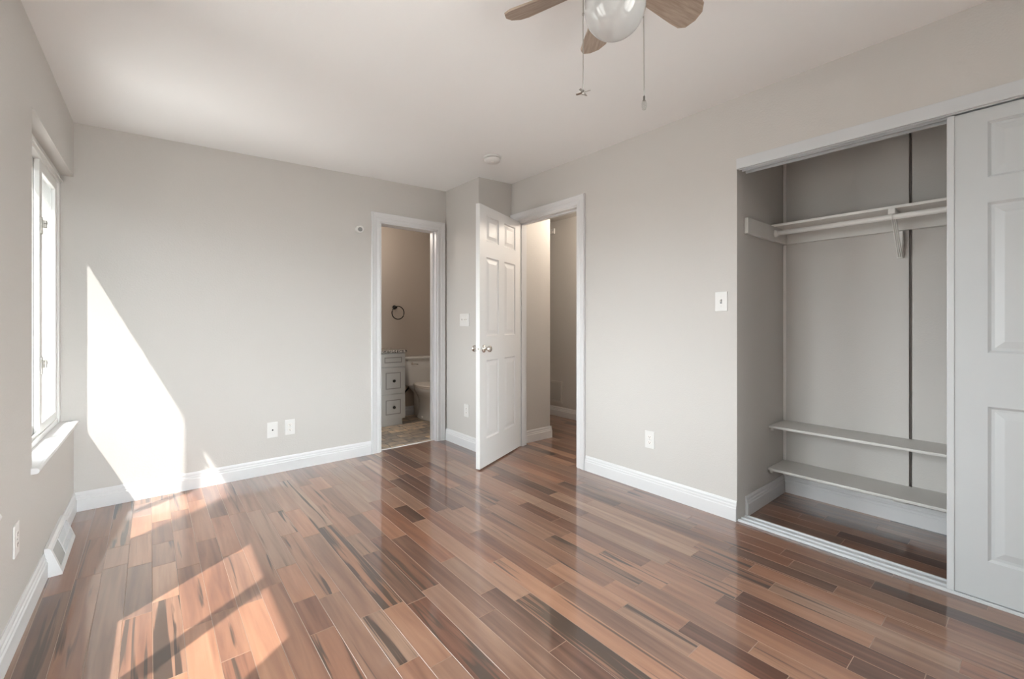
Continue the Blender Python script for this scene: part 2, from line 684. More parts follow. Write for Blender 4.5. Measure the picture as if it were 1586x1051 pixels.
build_floor()
bm = bm_new()
bx(bm, -0.6, 4.15, -1.65, 6.1, -0.12, -0.004)
struct('floor_underlay', bm, M['groove'], 'brown base layer under the hardwood planks', 'floor')
bm = bm_new()
bx(bm, 0.9, 3.06, 3.905, 5.15, -0.003, 0.002)
struct('floor_bathroom', bm, M['tile'], 'tan and grey slate tile floor inside the bathroom', 'floor')
bm = bm_new()
bx(bm, 1.617, 2.21, 3.895, 3.915, -0.003, 0.006, 0.002)
struct('trim_20', bm, M['ivory'], 'thin pale threshold strip between bathroom tile and hardwood', 'trim')

# ------------------------------------------------------------------ ceiling
bm = bm_new()
bx(bm, -0.62, 2.80, -1.62, 5.3, 2.44, 2.60)
for v in bm.verts:
    v.co.z += 0.03 * v.co.x
struct('ceiling', bm, M['ceiling'], 'plain white bedroom ceiling around the fan and smoke alarm', 'ceiling')
bm = bm_new()
bx(bm, 2.795, 4.15, -1.62, 6.1, 2.475, 2.68)
struct('ceiling_hall', bm, M['wall'], 'warm beige hallway ceiling seen through the open bedroom door', 'ceiling')

# ------------------------------------------------------------------ walls
W1 = (2.71, YB)     # window openings along the left wall
W2 = (0.98, 2.115)
SILL, HEAD = 0.545, 2.09
bm = bm_new()
for a, b in ((YF - 0.1, W2[0]), (W2[1], W1[0])):
    bx(bm, XO, XL, a, b, -0.1, 2.44)
for a, b in (W2, W1):
    bx(bm, XO, XL, a, b, -0.1, SILL)
    bx(bm, XO, XL, a, b, HEAD, 2.44)
struct('wall_left', bm, M['wall'], 'greige textured window wall on the left of the room', 'wall', lambda v: skew(slope_top(v)))

bm = bm_new()
bx(bm, -0.62, 1.617, YB, 3.97, -0.1, 2.44)
bx(bm, 1.617, 2.21, YB, 3.97, 2.10, 2.44)
bx(bm, 2.21, XJ, YB, 3.97, -0.1, 2.44)
struct('wall_back', bm, M['wall'], 'greige back wall with sunlit patch and bathroom doorway', 'wall', slope_top)

bm = bm_new()
bx(bm, XJ, 2.80, YJ, 3.97, -0.1, 2.44)
struct('wall_corner', bm, M['wall'], 'greige boxed out wall corner behind the open bedroom door', 'wall', slope_top)

CLO = (-0.75, 1.159)
ENT = (2.418, 3.19)
bm = bm_new()
bx(bm, XR, 2.80, YF - 0.1, CLO[0], -0.1, 2.44)
bx(bm, XR, 2.80, CLO[0], CLO[1], 2.152, 2.44)
bx(bm, XR, 2.80, CLO[1], ENT[0], -0.1, 2.44)
bx(bm, XR, 2.80, ENT[0], ENT[1], 2.137, 2.44)
bx(bm, XR, 2.80, ENT[1], YJ, -0.1, 2.44)
struct('wall_right', bm, M['wall'], 'greige right wall holding the bedroom door and the closet', 'wall', slope_top)

W3 = (0.65, 2.35, 0.35, 2.20)   # opening added to the near wall (behind the camera) for fill light: x0, x1, z0, z1
bm = bm_new()
bx(bm, -0.7, W3[0], YF - 0.12, YF, -0.1, 2.44)
bx(bm, W3[1], 2.80, YF - 0.12, YF, -0.1, 2.44)
bx(bm, W3[0], W3[1], YF - 0.12, YF, -0.1, W3[2])
bx(bm, W3[0], W3[1], YF - 0.12, YF, W3[3], 2.44)
struct('wall_front', bm, M['wall'], 'greige wall at the near end of the bedroom', 'wall', slope_top)

bm = bm_new()
bx(bm, 2.80, 3.55, 1.159, 1.26, -0.1, 2.475)
bx(bm, 2.80, 3.55, -0.95, -0.85, -0.1, 2.475)
bx(bm, 3.475, 3.55, -0.85, 1.159, -0.1, 2.475)
bx(bm, 3.445, 3.475, -0.85, 0.487, 0.0, 2.475)
# wall board seam: the left sheet of the closet back stands proud of the right one
bx(bm, 3.430, 3.475, 0.500, 1.159, 0.0, 2.475)
struct('wall_closet', bm, M['wall'], 'grey painted inside walls of the open closet', 'wall')

bm = bm_new()
bx(bm, 2.80, 3.18, 3.235, 3.97, -0.1, 2.475)
bx(bm, 3.06, 3.18, 3.97, 6.1, -0.1, 2.475)
bx(bm, 3.99, 4.12, 1.2, 6.1, -0.1, 2.475)
bx(bm, 2.80, 4.12, 1.26, 1.34, -0.1, 2.475)
bx(bm, 3.18, 3.99, 6.0, 6.1, -0.1, 2.475)
struct('wall_hall', bm, M['wall'], 'beige hallway walls seen through the open bedroom door', 'wall')

bm = bm_new()
bx(bm, 0.8, 3.06, 5.15, 5.26, -0.1, 2.44)
bx(bm, 0.8, 0.9, 3.97, 5.15, -0.1, 2.44)
struct('wall_bathroom', bm, M['bath_wall'], 'taupe bathroom wall with the towel ring', 'wall', slope_top)

bm = bm_new()
bx(bm, 3.420, 3.4305, 1.140, 1.1585, 0.118, 0.200, 0.002, 1)
bx(bm, 3.420, 3.4305, 1.140, 1.1585, 0.2225, 0.480, 0.002, 1)
bx(bm, 3.420, 3.4305, 1.140, 1.1585, 0.5005, 1.720, 0.002, 1)
bx(bm, 3.420, 3.4305, 1.140, 1.1585, 1.8355, 2.475, 0.002, 1)
struct('trim_8', bm, M['rail'], 'thin pale corner strip at the back left of the closet', 'trim')

# roof overhang outside the windows shades their top edge
bm = bm_new()
bx(bm, -0.93, -0.56, -1.6, 5.0, 2.863, 2.98)
bx(bm, -0.62, -0.56, -1.6, 5.0, 2.40, 2.863)
struct('trim_21', bm, M['trim'], 'roof overhang outside above the windows', 'eave')

# ------------------------------------------------------------------ baseboards
BP = [(0, 0), (0.016, 0), (0.016, 0.072), (0.012, 0.078), (0.012, 0.088), (0.008, 0.094), (0.008, 0.106), (0.004, 0.118), (0, 0.118)]


def baseboard(name, p0, p1, outv, label, fn=None):
    bm = bm_new()
    prism(bm, BP, (*p0, 0), (*p1, 0), outv)
    return struct(name, bm, M['trim'], label, 'baseboard', fn)


baseboard('baseboard_left', (XL, YF), (XL, 2.930), (1, 0, 0), 'white baseboard along the left wall, nearer than the floor vent', skew)
baseboard('baseboard_left_far', (XL, 3.3915), (XL, YB), (1, 0, 0), 'short white baseboard between the floor vent and the back left corner', skew)
baseboard('baseboard_back', (XL - 0.002, YB), (1.532, YB), (0, -1, 0), 'long white baseboard along the back wall, left end in sunlight')
baseboard('baseboard_corner', (XJ, YB - 0.002), (XJ, YJ - 0.016), (-1, 0, 0), 'white baseboard under the triple light switch')
baseboard('baseboard_corner_front', (XJ - 0.016, YJ), (XR, YJ), (0, -1, 0), 'white baseboard hidden behind the open bedroom door')
baseboard('baseboard_right', (XR, 2.333), (XR, CLO[1] - 0.0), (-1, 0, 0), 'white baseboard between bedroom door frame and closet')
baseboard('baseboard_closet_side', (2.81, 1.159), (3.43, 1.159), (0, -1, 0), 'short white baseboard on the closet side wall')
bm = bm_new()
prism(bm, BP, (3.430, 1.159, 0), (3.430, -0.85, 0), (-1, 0, 0))
bx(bm, 3.430, 3.445, -0.85, 0.486, 0, 0.118)
struct('baseboard_closet_back', bm, M['trim'], 'white baseboard under the low shelves at the closet back', 'baseboard')
bm = bm_new()
prism(bm, BP, (2.80, 3.235, 0), (3.196, 3.235, 0), (0, -1, 0))
prism(bm, BP, (3.18, 3.2185, 0), (3.18, 5.9, 0), (1, 0, 0))
struct('baseboard_hall', bm, M['trim'], 'white baseboard wrapping the near hallway wall corner', 'baseboard')
baseboard('baseboard_hall_far', (3.99, 1.34), (3.99, 6.0), (-1, 0, 0), 'white baseboard at the far hallway wall')
baseboard('baseboard_bathroom', (0.9, 5.15), (3.06, 5.15), (0, -1, 0), 'white baseboard between bathroom vanity and toilet')


# ------------------------------------------------------------------ door casings (mitred profile) and jambs
def casing(bm, u0, u1, zt, wd, mp):
    prof = [(0, 0), (0, 0.010), (0.008, 0.014), (wd * 0.42, 0.011), (wd * 0.50, 0.015), (wd * 0.78, 0.017), (wd - 0.006, 0.021), (wd, 0.017), (wd, 0)]
    st = [[], [], [], []]
    for o, d in prof:
        for k, (u, z) in enumerate(((u0 - o, 0.0), (u0 - o, zt + o), (u1 + o, zt + o), (u1 + o, 0.0))):
            st[k].append(bm.verts.new(mp(u, d, z)))
    n = len(prof)
    for a, b in zip(st, st[1:]):
        for i in range(n):
            j = (i + 1) % n
            bm.faces.new((a[i], a[j], b[j], b[i]))
    bm.faces.new(st[0])
    bm.faces.new(st[3])
    return bm


bm = bm_new()
casing(bm, 1.617, 2.21, 2.10, 0.083, lambda u, d, z: (u, YB - d, z))
struct('trim_1', bm, M['trim'], 'white casing around the bathroom doorway', 'door casing')
bm = bm_new()
bx(bm, 1.611, 1.629, YB - 0.004, 3.974, 0, 2.105)
bx(bm, 2.198, 2.216, YB - 0.004, 3.974, 0, 2.105)
bx(bm, 1.611, 2.216, YB - 0.004, 3.974, 2.088, 2.105)
bx(bm, 2.186, 2.198, 3.90, 3.935, 0, 2.088)
bx(bm, 1.629, 1.641, 3.90, 3.935, 0, 2.088)
struct('trim_2', bm, M['trim'], 'white inner jamb of the bathroom doorway', 'door jamb')

bm = bm_new()
casing(bm, ENT[0], ENT[1], 2.137, 0.080, lambda u, d, z: (XR - d, u, z))
struct('trim_3', bm, M['trim'], 'white casing around the open bedroom door', 'door casing')
bm = bm_new()
bx(bm, XR - 0.004, 2.806, ENT[0] - 0.006, ENT[0] + 0.012, 0, 2.142)
bx(bm, XR - 0.004, 2.806, ENT[1] - 0.012, ENT[1] + 0.006, 0, 2.142)
bx(bm, XR - 0.004, 2.806, ENT[0], ENT[1], 2.125, 2.142)
bx(bm, 2.735, 2.770, ENT[0] + 0.012, ENT[0] + 0.024, 0, 2.125)
bx(bm, 2.735, 2.770, ENT[1] - 0.024, ENT[1] - 0.012, 0, 2.125)
bx(bm, 2.735, 2.770, ENT[0], ENT[1], 2.112, 2.125)
struct('trim_4', bm, M['trim'], 'white inner jamb and stop of the open bedroom door', 'door jamb')


# ------------------------------------------------------------------ six-panel doors
def panel_door(bm, W, H, T, cols, rows, both=True):
    xs = sorted({0.0, W, *[c for p in cols for c in p]})
    zs = sorted({0.0, H, *[r for p in rows for r in p]})
    rings = ((0.0, 0.0), (0.010, 0.009), (0.020, 0.009), (0.048, 0.002))

    def face(y, s):
        for x0, x1 in zip(xs, xs[1:]):
            for z0, z1 in zip(zs, zs[1:]):
                pan = any(abs(c[0] - x0) < 1e-6 for c in cols) and any(abs(r[0] - z0) < 1e-6 for r in rows)
                if not pan:
                    bm.faces.new([bm.verts.new((x, y, z)) for x, z in ((x0, z0), (x1, z0), (x1, z1), (x0, z1))])
                    continue
                prev = None
                for ins, dp in rings:
                    cur = [bm.verts.new((x, y + s * dp, z)) for x, z in
                           ((x0 + ins, z0 + ins), (x1 - ins, z0 + ins), (x1 - ins, z1 - ins), (x0 + ins, z1 - ins))]
                    if prev:
                        for k in range(4):
                            bm.faces.new((prev[k], prev[(k + 1) % 4], cur[(k + 1) % 4], cur[k]))
                    prev = cur
                bm.faces.new(prev)
    face(-T / 2, 1)
    face(T / 2, -1)
    for a, b in (((0, 0), (W, 0)), ((W, 0), (W, H)), ((W, H), (0, H)), ((0, H), (0, 0))):
        bm.faces.new([bm.verts.new(p) for p in ((a[0], -T / 2, a[1]), (b[0], -T / 2, b[1]), (b[0], T / 2, b[1]), (a[0], T / 2, a[1]))])
    bmesh.ops.remove_doubles(bm, verts=bm.verts, dist=1e-5)
    return bm


# the open bedroom door: hinge on the left jamb, swung into the room
DW, DH, DT = 0.748, 2.120, 0.036
hinge = Vector((2.700, 3.172))
free = Vector((2.022, 2.872))
ang = math.atan2(free.y - hinge.y, free.x - hinge.x)
door = thing('door_1', 'white six panel bedroom door standing open with nickel knobs', 'door', (hinge.x, hinge.y, 0.012), ang, None, 'structure')
cols = ((0.105, 0.325), (0.425, 0.643))
rows = ((0.222, 0.862), (1.058, 1.705), (1.835, 2.045))
bm = bm_new()
panel_door(bm, DW, DH, DT, cols, rows)
link('door_leaf', bm, M['door'], door)
for s in (-1, 1):
    bm = bm_new()
    yy = s * DT / 2
    lathe(bm, [(0.0, 0.0), (0.032, 0.0), (0.032, s * 0.004), (0.026, s * 0.010), (0.012, s * 0.013), (0.011, s * 0.032),
               (0.018, s * 0.038), (0.026, s * 0.048), (0.027, s * 0.058), (0.022, s * 0.066), (0.0, s * 0.068)],
          (DW - 0.062, yy, 0.958), 'Y', 28)
    k = link('door_knob', bm, M['nickel'], door)
    k['label'] = 'round nickel knob'
bm = bm_new()
bx(bm, DW - 0.001, DW + 0.0015, -0.012, 0.012, 0.93, 0.986, 0.0005, 1)
bx(bm, DW, DW + 0.009, -0.006, 0.006, 0.949, 0.967, 0.002, 2)
link('latch_plate', bm, M['steel'], door)
for z in (0.22, 1.05, 1.88):
    bm = bm_new()
    lathe(bm, [(0.0, 0), (0.006, 0), (0.006, 0.09), (0.0, 0.09)], (-0.004, -DT / 2 - 0.002, z - 0.045), 'Z', 12)
    bx(bm, 0.0, 0.030, -DT / 2 - 0.0015, -DT / 2 + 0.0005, z - 0.045, z + 0.045)
    link('hinge', bm, M['nickel'], door)

# closet sliding doors
CW, CH, CT = 1.000, 2.066, 0.030
ccols = ((0.120, 0.450), (0.550, 0.880))
crows = ((0.165, 0.815), (1.040, 1.670), (1.775, 2.010))


def closet_door(name, label, x, y1):
    t = thing(name, label, 'door', (x, y1, 0.014), -PI / 2, None, 'structure')
    bm = bm_new()
    panel_door(bm, CW, CH, CT, ccols, crows)
    link('door_leaf', bm, M['closet_door'], t)
    bm = bm_new()
    bx(bm, -0.002, 0.022, -CT / 2 - 0.005, CT / 2 + 0.005, -0.004, CH + 0.004, 0.003, 2)
    e = link('edge_channel', bm, M['track'], t)
    e['label'] = 'white metal edge channel'
    bm = bm_new()
    bx(bm, CW - 0.020, CW + 0.004, -CT / 2 - 0.005, CT / 2 + 0.005, -0.004, CH + 0.004, 0.003, 2)
    e = link('edge_channel', bm, M['track'], t)
    e['label'] = 'white metal edge channel'
    return t


closet_door('door_2', 'front white panelled closet sliding door at the right edge', 2.722, 0.267)
closet_door('door_3', 'rear closet sliding door hidden behind the front one', 2.770, 0.245)

bm = bm_new()
bx(bm, XR - 0.012, XR + 0.006, CLO[0], CLO[1] - 0.001, 2.090, 2.152, 0.002, 2)
struct('trim_5', bm, M['track'], 'white header strip above the closet doors', 'header trim')
bm = bm_new()
bx(bm, XR + 0.0065, 2.800, CLO[0], CLO[1] - 0.001, 2.136, 2.1515, 0, mi=1)
for x0, x1 in ((2.7005, 2.704), (2.738, 2.748), (2.788, 2.800)):
    bx(bm, x0, x1, CLO[0], CLO[1] - 0.010, 2.086, 2.136, 0, mi=0)
struct('trim_6', bm, [M['track'], M['track_grey']], 'double metal sliding track under the closet header', 'door track')
bm = bm_new()
bx(bm, 2.694, 2.802, CLO[0], CLO[1] - 0.002, 0.0, 0.005, 0.001, 1)
for x0, x1 in ((2.696, 2.702), (2.740, 2.746), (2.790, 2.796)):
    bx(bm, x0, x1, CLO[0], CLO[1] - 0.004, 0.004, 0.014, 0.001, 1)
struct('trim_7', bm, M['track'], 'white metal floor track of the closet doors', 'door track')

# ------------------------------------------------------------------ windows


def window(name, label, Y0, Y1, p):
    """p = pane edges (a0,a1,b0,b1) along the wall; frame sits in the recess."""
    t = thing(name, label, 'window', (0, 0, 0), 0, None, 'structure')
    a0, a1, b0, b1 = p
    bm = bm_new()
    bx(bm, -0.500, -0.425, Y0, a0 - 0.055, 0.571, HEAD, 0.003, 2)
    bx(bm, -0.500, -0.425, b1 + 0.045, Y1, 0.571, HEAD, 0.003, 2)
    bx(bm, -0.500, -0.425, Y0, Y1, 2.030, HEAD, 0.003, 2)
    bx(bm, -0.500, -0.430, Y0, Y1, 0.560, 0.602, 0.003, 2)
    bx(bm, -0.429, -0.415, Y0 + 0.002, Y1 - 0.002, 2.046, 2.052)
    bx(bm, -0.445, -0.437, Y0 + 0.02, Y1 - 0.02, 0.600, 0.616)
    link('window_frame', bm, M['vinyl'], t, fn=skew)

    def sash(x0, x1, c0, c1, s0, s1):
        bm = bm_new()
        bx(bm, x0, x1, c0 - s0, c0, 0.602, 2.03, 0.003, 2)
        bx(bm, x0, x1, c1, c1 + s1, 0.602, 2.03, 0.003, 2)
        bx(bm, x0, x1, c0, c1, 0.602, 0.650, 0.003, 2)
        bx(bm, x0, x1, c0, c1, 1.978, 2.03, 0.003, 2)
        s = link('sash', bm, M['vinyl'], t, fn=skew)
        bm = bm_new()
        xm = (x0 + x1) / 2
        bx(bm, xm - 0.002, xm + 0.002, c0 - 0.004, c1 + 0.004, 0.646, 1.982)
        link('glass_pane', bm, M['pane'], s, fn=skew)
        return s
    sash(-0.478, -0.458, a0, a1, 0.055, b0 - a1)
    s2 = sash(-0.456, -0.434, b0, b1, b0 - a1, 0.045)
    ym = (a1 + b0) / 2
    for z in (1.690, 0.955):
        bm = bm_new()
        bx(bm, -0.435, -0.429, ym - 0.016, ym + 0.016, z - 0.045, z + 0.045, 0.002, 2)
        bx(bm, -0.430, -0.412, ym - 0.010, ym + 0.010, z - 0.012, z + 0.028, 0.003, 2)
        bx(bm, -0.420, -0.410, ym - 0.036, ym + 0.008, z + 0.006, z + 0.022, 0.003, 2)
        l = link('sash_latch', bm, M['steel'], s2, fn=skew)
        l['label'] = 'small metal latch'
    bm = bm_new()
    prof = [(-0.430, 0.545), (-0.352, 0.545), (-0.345, 0.549), (-0.342, 0.558), (-0.345, 0.567), (-0.352, 0.571), (-0.430, 0.571)]
    ya, yb = Y0 - 0.022, min(Y1 + 0.010, YB)
    # the part inside the recess, then the nose with its horns
    prof_in = [(-0.430, 0.5455), (XL - 0.001, 0.5455), (XL - 0.001, 0.571), (-0.430, 0.571)]
    prof_out = [(XL - 0.001, 0.545), (-0.352, 0.545), (-0.345, 0.549), (-0.342, 0.558), (-0.345, 0.567), (-0.352, 0.571), (XL - 0.001, 0.571)]
    for pr, y0, y1 in ((prof_in, Y0, Y1), (prof_out, ya, yb)):
        a = [bm.verts.new((x, y0, z)) for x, z in pr]
        b = [bm.verts.new((x, y1, z)) for x, z in pr]
        for i in range(len(pr)):
            j = (i + 1) % len(pr)
            bm.faces.new((a[i], a[j], b[j], b[i]))
        bm.faces.new(a)
        bm.faces.new(list(reversed(b)))
    link('window_sill', bm, M['trim'], t, fn=skew)
    return t


window('window_1', 'white framed sliding window in the left wall beside the back corner', W1[0], W1[1], (2.880, 3.313, 3.369, 3.757))
window('window_2', 'white framed window in the left wall outside the picture', W2[0], W2[1], (1.148, 1.577, 1.647, 2.069))

t = thing('fill_window', 'unseen wide window added in the near wall for fill light', 'window', (0, 0, 0), 0, None, 'structure')  # unseen window, put in to bring soft front light
bm = bm_new()
xm3 = (W3[0] + W3[1]) / 2
for x0, x1, z0, z1 in ((W3[0], W3[0] + 0.06, W3[2], W3[3]), (W3[1] - 0.06, W3[1], W3[2], W3[3]), (xm3 - 0.04, xm3 + 0.04, W3[2], W3[3]),
                       (W3[0], W3[1], W3[2], W3[2] + 0.06), (W3[0], W3[1], W3[3] - 0.06, W3[3])):
    bx(bm, x0, x1, YF - 0.09, YF - 0.03, z0, z1)
link('window_frame', bm, M['vinyl'], t)
for x0, x1 in ((W3[0] + 0.05, xm3 - 0.03), (xm3 + 0.03, W3[1] - 0.05)):
    bm = bm_new()
    bx(bm, x0, x1, YF - 0.062, YF - 0.058, W3[2] + 0.05, W3[3] - 0.05)
    link('glass_pane', bm, M['pane'], t)

# ------------------------------------------------------------------ wall plates: local frame x right, z up, -y off the wall
def plate_bm(w, h, d=0.006):
    bm = bm_new()
    bx(bm, -w / 2, w / 2, -d, 0.0, -h / 2, h / 2, 0.0028, 2)
    return bm


def outlet(label, loc, rz, group='duplex outlets'):
    t = thing('wall_outlet', label, 'outlet', loc, rz, group)
    link('cover_plate', plate_bm(0.074, 0.120), M['plastic'], t)
    for s in (-1, 1):
        bm = bm_new()
        loft(bm, [(0, 0, 0, 0.016, 0.013), (0.002, 0, 0, 0.0155, 0.0125)], 24, 0, 3.0)
        for v in bm.verts:
            v.co = Vector((v.co.x, -0.0055 - v.co.z, s * 0.0195 + v.co.y))
        r = link('receptacle', bm, M['ivory'], t)
        bm = bm_new()
        for dx in (-0.006, 0.006):
            bx(bm, dx - 0.0011, dx + 0.0011, -0.0080, -0.0070, s * 0.0195 - 0.002, s * 0.0195 + 0.007)
        lathe(bm, [(0, 0), (0.0026, 0), (0.0026, -0.0008), (0, -0.0008)], (0, -0.0072, s * 0.0195 - 0.0065), 'Y', 10)
        link('socket_slots', bm, M['slot'], r)
    bm = bm_new()
    lathe(bm, [(0, 0), (0.0028, 0), (0.0022, -0.0012), (0, -0.0014)], (0, -0.006, 0), 'Y', 10)
    link('screw', bm, M['steel'], t)
    return t


outlet('white duplex outlet low on the back wall, right of the cable plate', (0.865, YB, 0.344), 0)
outlet('white duplex outlet low on the right wall between door frame and closet', (XR, 1.747, 0.364), -PI / 2)
outlet('white duplex outlet below the triple switch beside the open door', (XJ, 3.47, 0.350), -PI / 2)
lx = skew((XL, 2.43, 0))
outlet('white duplex outlet on the left wall near the floor vent', (lx[0], 2.43, 0.375), PI / 2)


def switch(label, loc, rz, n, w, m_plate):
    t = thing('light_switch', label, 'light switch', loc, rz)
    link('cover_plate', plate_bm(w, 0.120), m_plate, t)
    for k in range(n):
        x = (k - (n - 1) / 2) * 0.038
        bm = bm_new()
        bx(bm, x - 0.006, x + 0.006, -0.0070, -0.0058, -0.013, 0.013, 0.0004, 1)
        b_ = link('toggle_slot', bm, M['grey_plastic'] if n == 1 else M['ivory'], t)
        bm = bm_new()
        v = [(-0.004, -0.0065, -0.004), (0.004, -0.0065, -0.004), (0.004, -0.0065, 0.006), (-0.004, -0.0065, 0.006)]
        u = [(-0.0032, -0.017, 0.007), (0.0032, -0.017, 0.007), (0.0032, -0.016, 0.012), (-0.0032, -0.016, 0.012)]
        va = [bm.verts.new((p[0] + x, p[1], p[2])) for p in v]
        vb = [bm.verts.new((p[0] + x, p[1], p[2])) for p in u]
        for i in range(4):
            bm.faces.new((va[i], va[(i + 1) % 4], vb[(i + 1) % 4], vb[i]))
        bm.faces.new(va)
        bm.faces.new(vb)
        link('toggle', bm, M['ivory'], b_)
        for s in (-1, 1):
            bm = bm_new()
            lathe(bm, [(0, 0), (0.0026, 0), (0.002, -0.001), (0, -0.0012)], (x, -0.006, s * 0.030), 'Y', 8)
            link('screw', bm, M['ivory'], t)
    return t


switch('white single toggle light switch on the right wall beside the closet', (XR, 1.251, 1.310), -PI / 2, 1, 0.074, M['plastic'])
switch('white triple toggle light switch beside the open bedroom door', (XJ, 3.504, 1.206), -PI / 2, 3, 0.160, M['plastic'])

t = thing('cable_plate', 'white cable plate with black centre hole, left of the back wall outlet', 'wall plate', (0.740, YB, 0.340), 0)
link('cover_plate', plate_bm(0.074, 0.120), M['plastic'], t)
bm = bm_new()
lathe(bm, [(0.0, 0.0), (0.010, 0.0), (0.010, -0.003), (0.0085, -0.004), (0.0, -0.004)], (0, -0.006, 0), 'Y', 20)
c = link('jack_ring', bm, M['plastic'], t)
bm = bm_new()
lathe(bm, [(0.0, 0.0), (0.0058, 0.0), (0.0058, -0.0006), (0.0, -0.0006)], (0, -0.0100, 0), 'Y', 16)
link('jack_hole', bm, M['slot'], c)

# motion sensor on the back wall
t = thing('motion_sensor', 'small white round sensor left of the bathroom doorway', 'sensor', (1.420, YB, 2.005), 0)
bm = bm_new()
lathe(bm, [(0.0, 0.0), (0.030, 0.0), (0.030, -0.006), (0.024, -0.010), (0.010, -0.012), (0.009, -0.030), (0.0, -0.030)], (0, 0, 0), 'Y', 28)
link('mount', bm, M['plastic'], t)
hd = Matrix.Translation((0.004, -0.040, -0.002)) @ Matrix.Rotation(-0.5, 4, 'Z') @ Matrix.Rotation(0.35, 4, 'X')
bm = bm_new()
lathe(bm, [(0.0, 0.024), (0.020, 0.024), (0.028, 0.012), (0.030, -0.010), (0.028, -0.024), (0.022, -0.030), (0.020, -0.024), (0.0, -0.024)], (0, 0, 0), 'Y', 28)
bmesh.ops.transform(bm, matrix=hd, verts=bm.verts)
h_ = link('sensor_head', bm, M['plastic'], t)
bm = bm_new()
lathe(bm, [(0.0, -0.0235), (0.0195, -0.0235), (0.014, -0.027), (0.0, -0.028)], (0, 0, 0), 'Y', 24)
bmesh.ops.transform(bm, matrix=hd, verts=bm.verts)
l = link('sensor_lens', bm, M['grey_plastic'], h_)
l['label'] = 'dark grey round lens'

# smoke alarm
sx, sy = 2.11, 2.80
sz = ceil_z(sx)
t = thing('smoke_alarm', 'white round smoke alarm on the ceiling above the open door', 'smoke alarm', (sx, sy, sz + 0.002), 0)
bm = bm_new()
lathe(bm, [(0, 0), (0.072, 0), (0.072, -0.008), (0.068, -0.013), (0, -0.013)], (0, 0, 0), 'Z', 40)
link('mounting_ring', bm, M['plastic'], t)
bm = bm_new()
lathe(bm, [(0, -0.013), (0.055, -0.013), (0.055, -0.018), (0.066, -0.019), (0.065, -0.031), (0.052, -0.044), (0.0, -0.047)], (0, 0, 0), 'Z', 40)
bd = link('alarm_body', bm, M['plastic'], t)
bm = bm_new()
lathe(bm, [(0, -0.046), (0.016, -0.046), (0.014, -0.049), (0, -0.0495)], (-0.008, -0.010, 0), 'Z', 20)
link('test_button', bm, M['ivory'], bd)

# ------------------------------------------------------------------ floor vent in the left baseboard
vx = skew((XL, 3.16, 0))[0]
t = thing('floor_vent', 'white metal baseboard heating vent with slatted grille on the left wall', 'vent', (vx, 3.163, 0.0), math.pi / 2 + 0.0)
# local: x = along the wall, -y = off the wall
L0, L1 = -0.232, 0.228
SP = [(0.0, 0.0), (-0.060, 0.0), (-0.060, 0.012), (-0.022, 0.128), (-0.012, 0.136), (0.0, 0.136)]


def shell(bm, x0, x1, prof):
    a = [bm.verts.new((x0, y, z)) for y, z in prof]
    b = [bm.verts.new((x1, y, z)) for y, z in prof]
    for i in range(len(prof)):
        j = (i + 1) % len(prof)
        bm.faces.new((a[i], a[j], b[j], b[i]))
    bm.faces.new(a)
    bm.faces.new(list(reversed(b)))


bm = bm_new()
shell(bm, L0, L0 + 0.004, SP)
shell(bm, L1 - 0.004, L1, SP)
shell(bm, L0 + 0.004, L1 - 0.004, [(-0.050, 0.0), (-0.060, 0.0), (-0.060, 0.012), (-0.0535, 0.032), (-0.0500, 0.030)])
shell(bm, L0 + 0.004, L1 - 0.004, [(0.0, 0.132), (-0.020, 0.114), (-0.0262, 0.115), (-0.022, 0.128), (-0.012, 0.136), (0.0, 0.136)])
for x0, x1 in ((L0 + 0.004, L0 + 0.022), (L1 - 0.022, L1 - 0.004)):
    shell(bm, x0, x1, [(-0.052, 0.030), (-0.0541, 0.030), (-0.0262, 0.115), (-0.024, 0.115)])
link('vent_frame', bm, M['trim'], t)
bm = bm_new()
shell(bm, L0 + 0.004, L1 - 0.004, [(-0.001, 0.004), (-0.030, 0.010), (-0.006, 0.120), (-0.001, 0.120)])
link('duct', bm, M['void'], t)
bm = bm_new()
shell(bm, L0 + 0.022, L0 + 0.170, [(-0.0485, 0.031), (-0.0505, 0.031), (-0.0240, 0.113), (-0.022, 0.113)])
d_ = link('damper', bm, M['lint'], t)
d_['label'] = 'plain grey closed half'
bm = bm_new()
n = 20
for k in range(n):
    x = L0 + 0.176 + k * (L1 - 0.024 - L0 - 0.176) / (n - 1)
    bx(bm, x - 0.0018, x + 0.0018, -0.002, 0.0, 0, 0.088)
bx(bm, L0 + 0.168, L0 + 0.176, -0.003, 0.001, 0, 0.088)
bx(bm, L0 + 0.172, L1 - 0.022, -0.0025, 0.0, 0.040, 0.045)
sl = math.atan2(0.0279, 0.085)
for v in bm.verts:
    y, z = v.co.y, v.co.z
    v.co = Vector((v.co.x, -0.0530 + z * math.sin(sl) + y * math.cos(sl), 0.030 + z * math.cos(sl) - y * math.sin(sl) * -1))
link('grille', bm, M['trim'], t)

# ------------------------------------------------------------------ closet fittings


def shelf(label, z, x0, group=None):
    t = thing('closet_shelf', label, 'shelf', (3.3, 0.45, z), 0, group)
    bm = bm_new()
    bx(bm, x0 - 3.3, 3.4295 - 3.3, -0.849 - 0.45, 1.158 - 0.45, -0.016, 0, 0.003, 2)
    bx(bm, 3.428 - 3.3, 3.4445 - 3.3, -0.849 - 0.45, 0.486 - 0.45, -0.016, 0)
    link('board', bm, M['shelf'], t)
    bm = bm_new()
    bx(bm, x0 + 0.03 - 3.3, 3.428 - 3.3, 1.139 - 0.45, 1.158 - 0.45, -0.040, -0.0165, 0.002, 1)
    link('cleat', bm, M['shelf'], t)
    return t


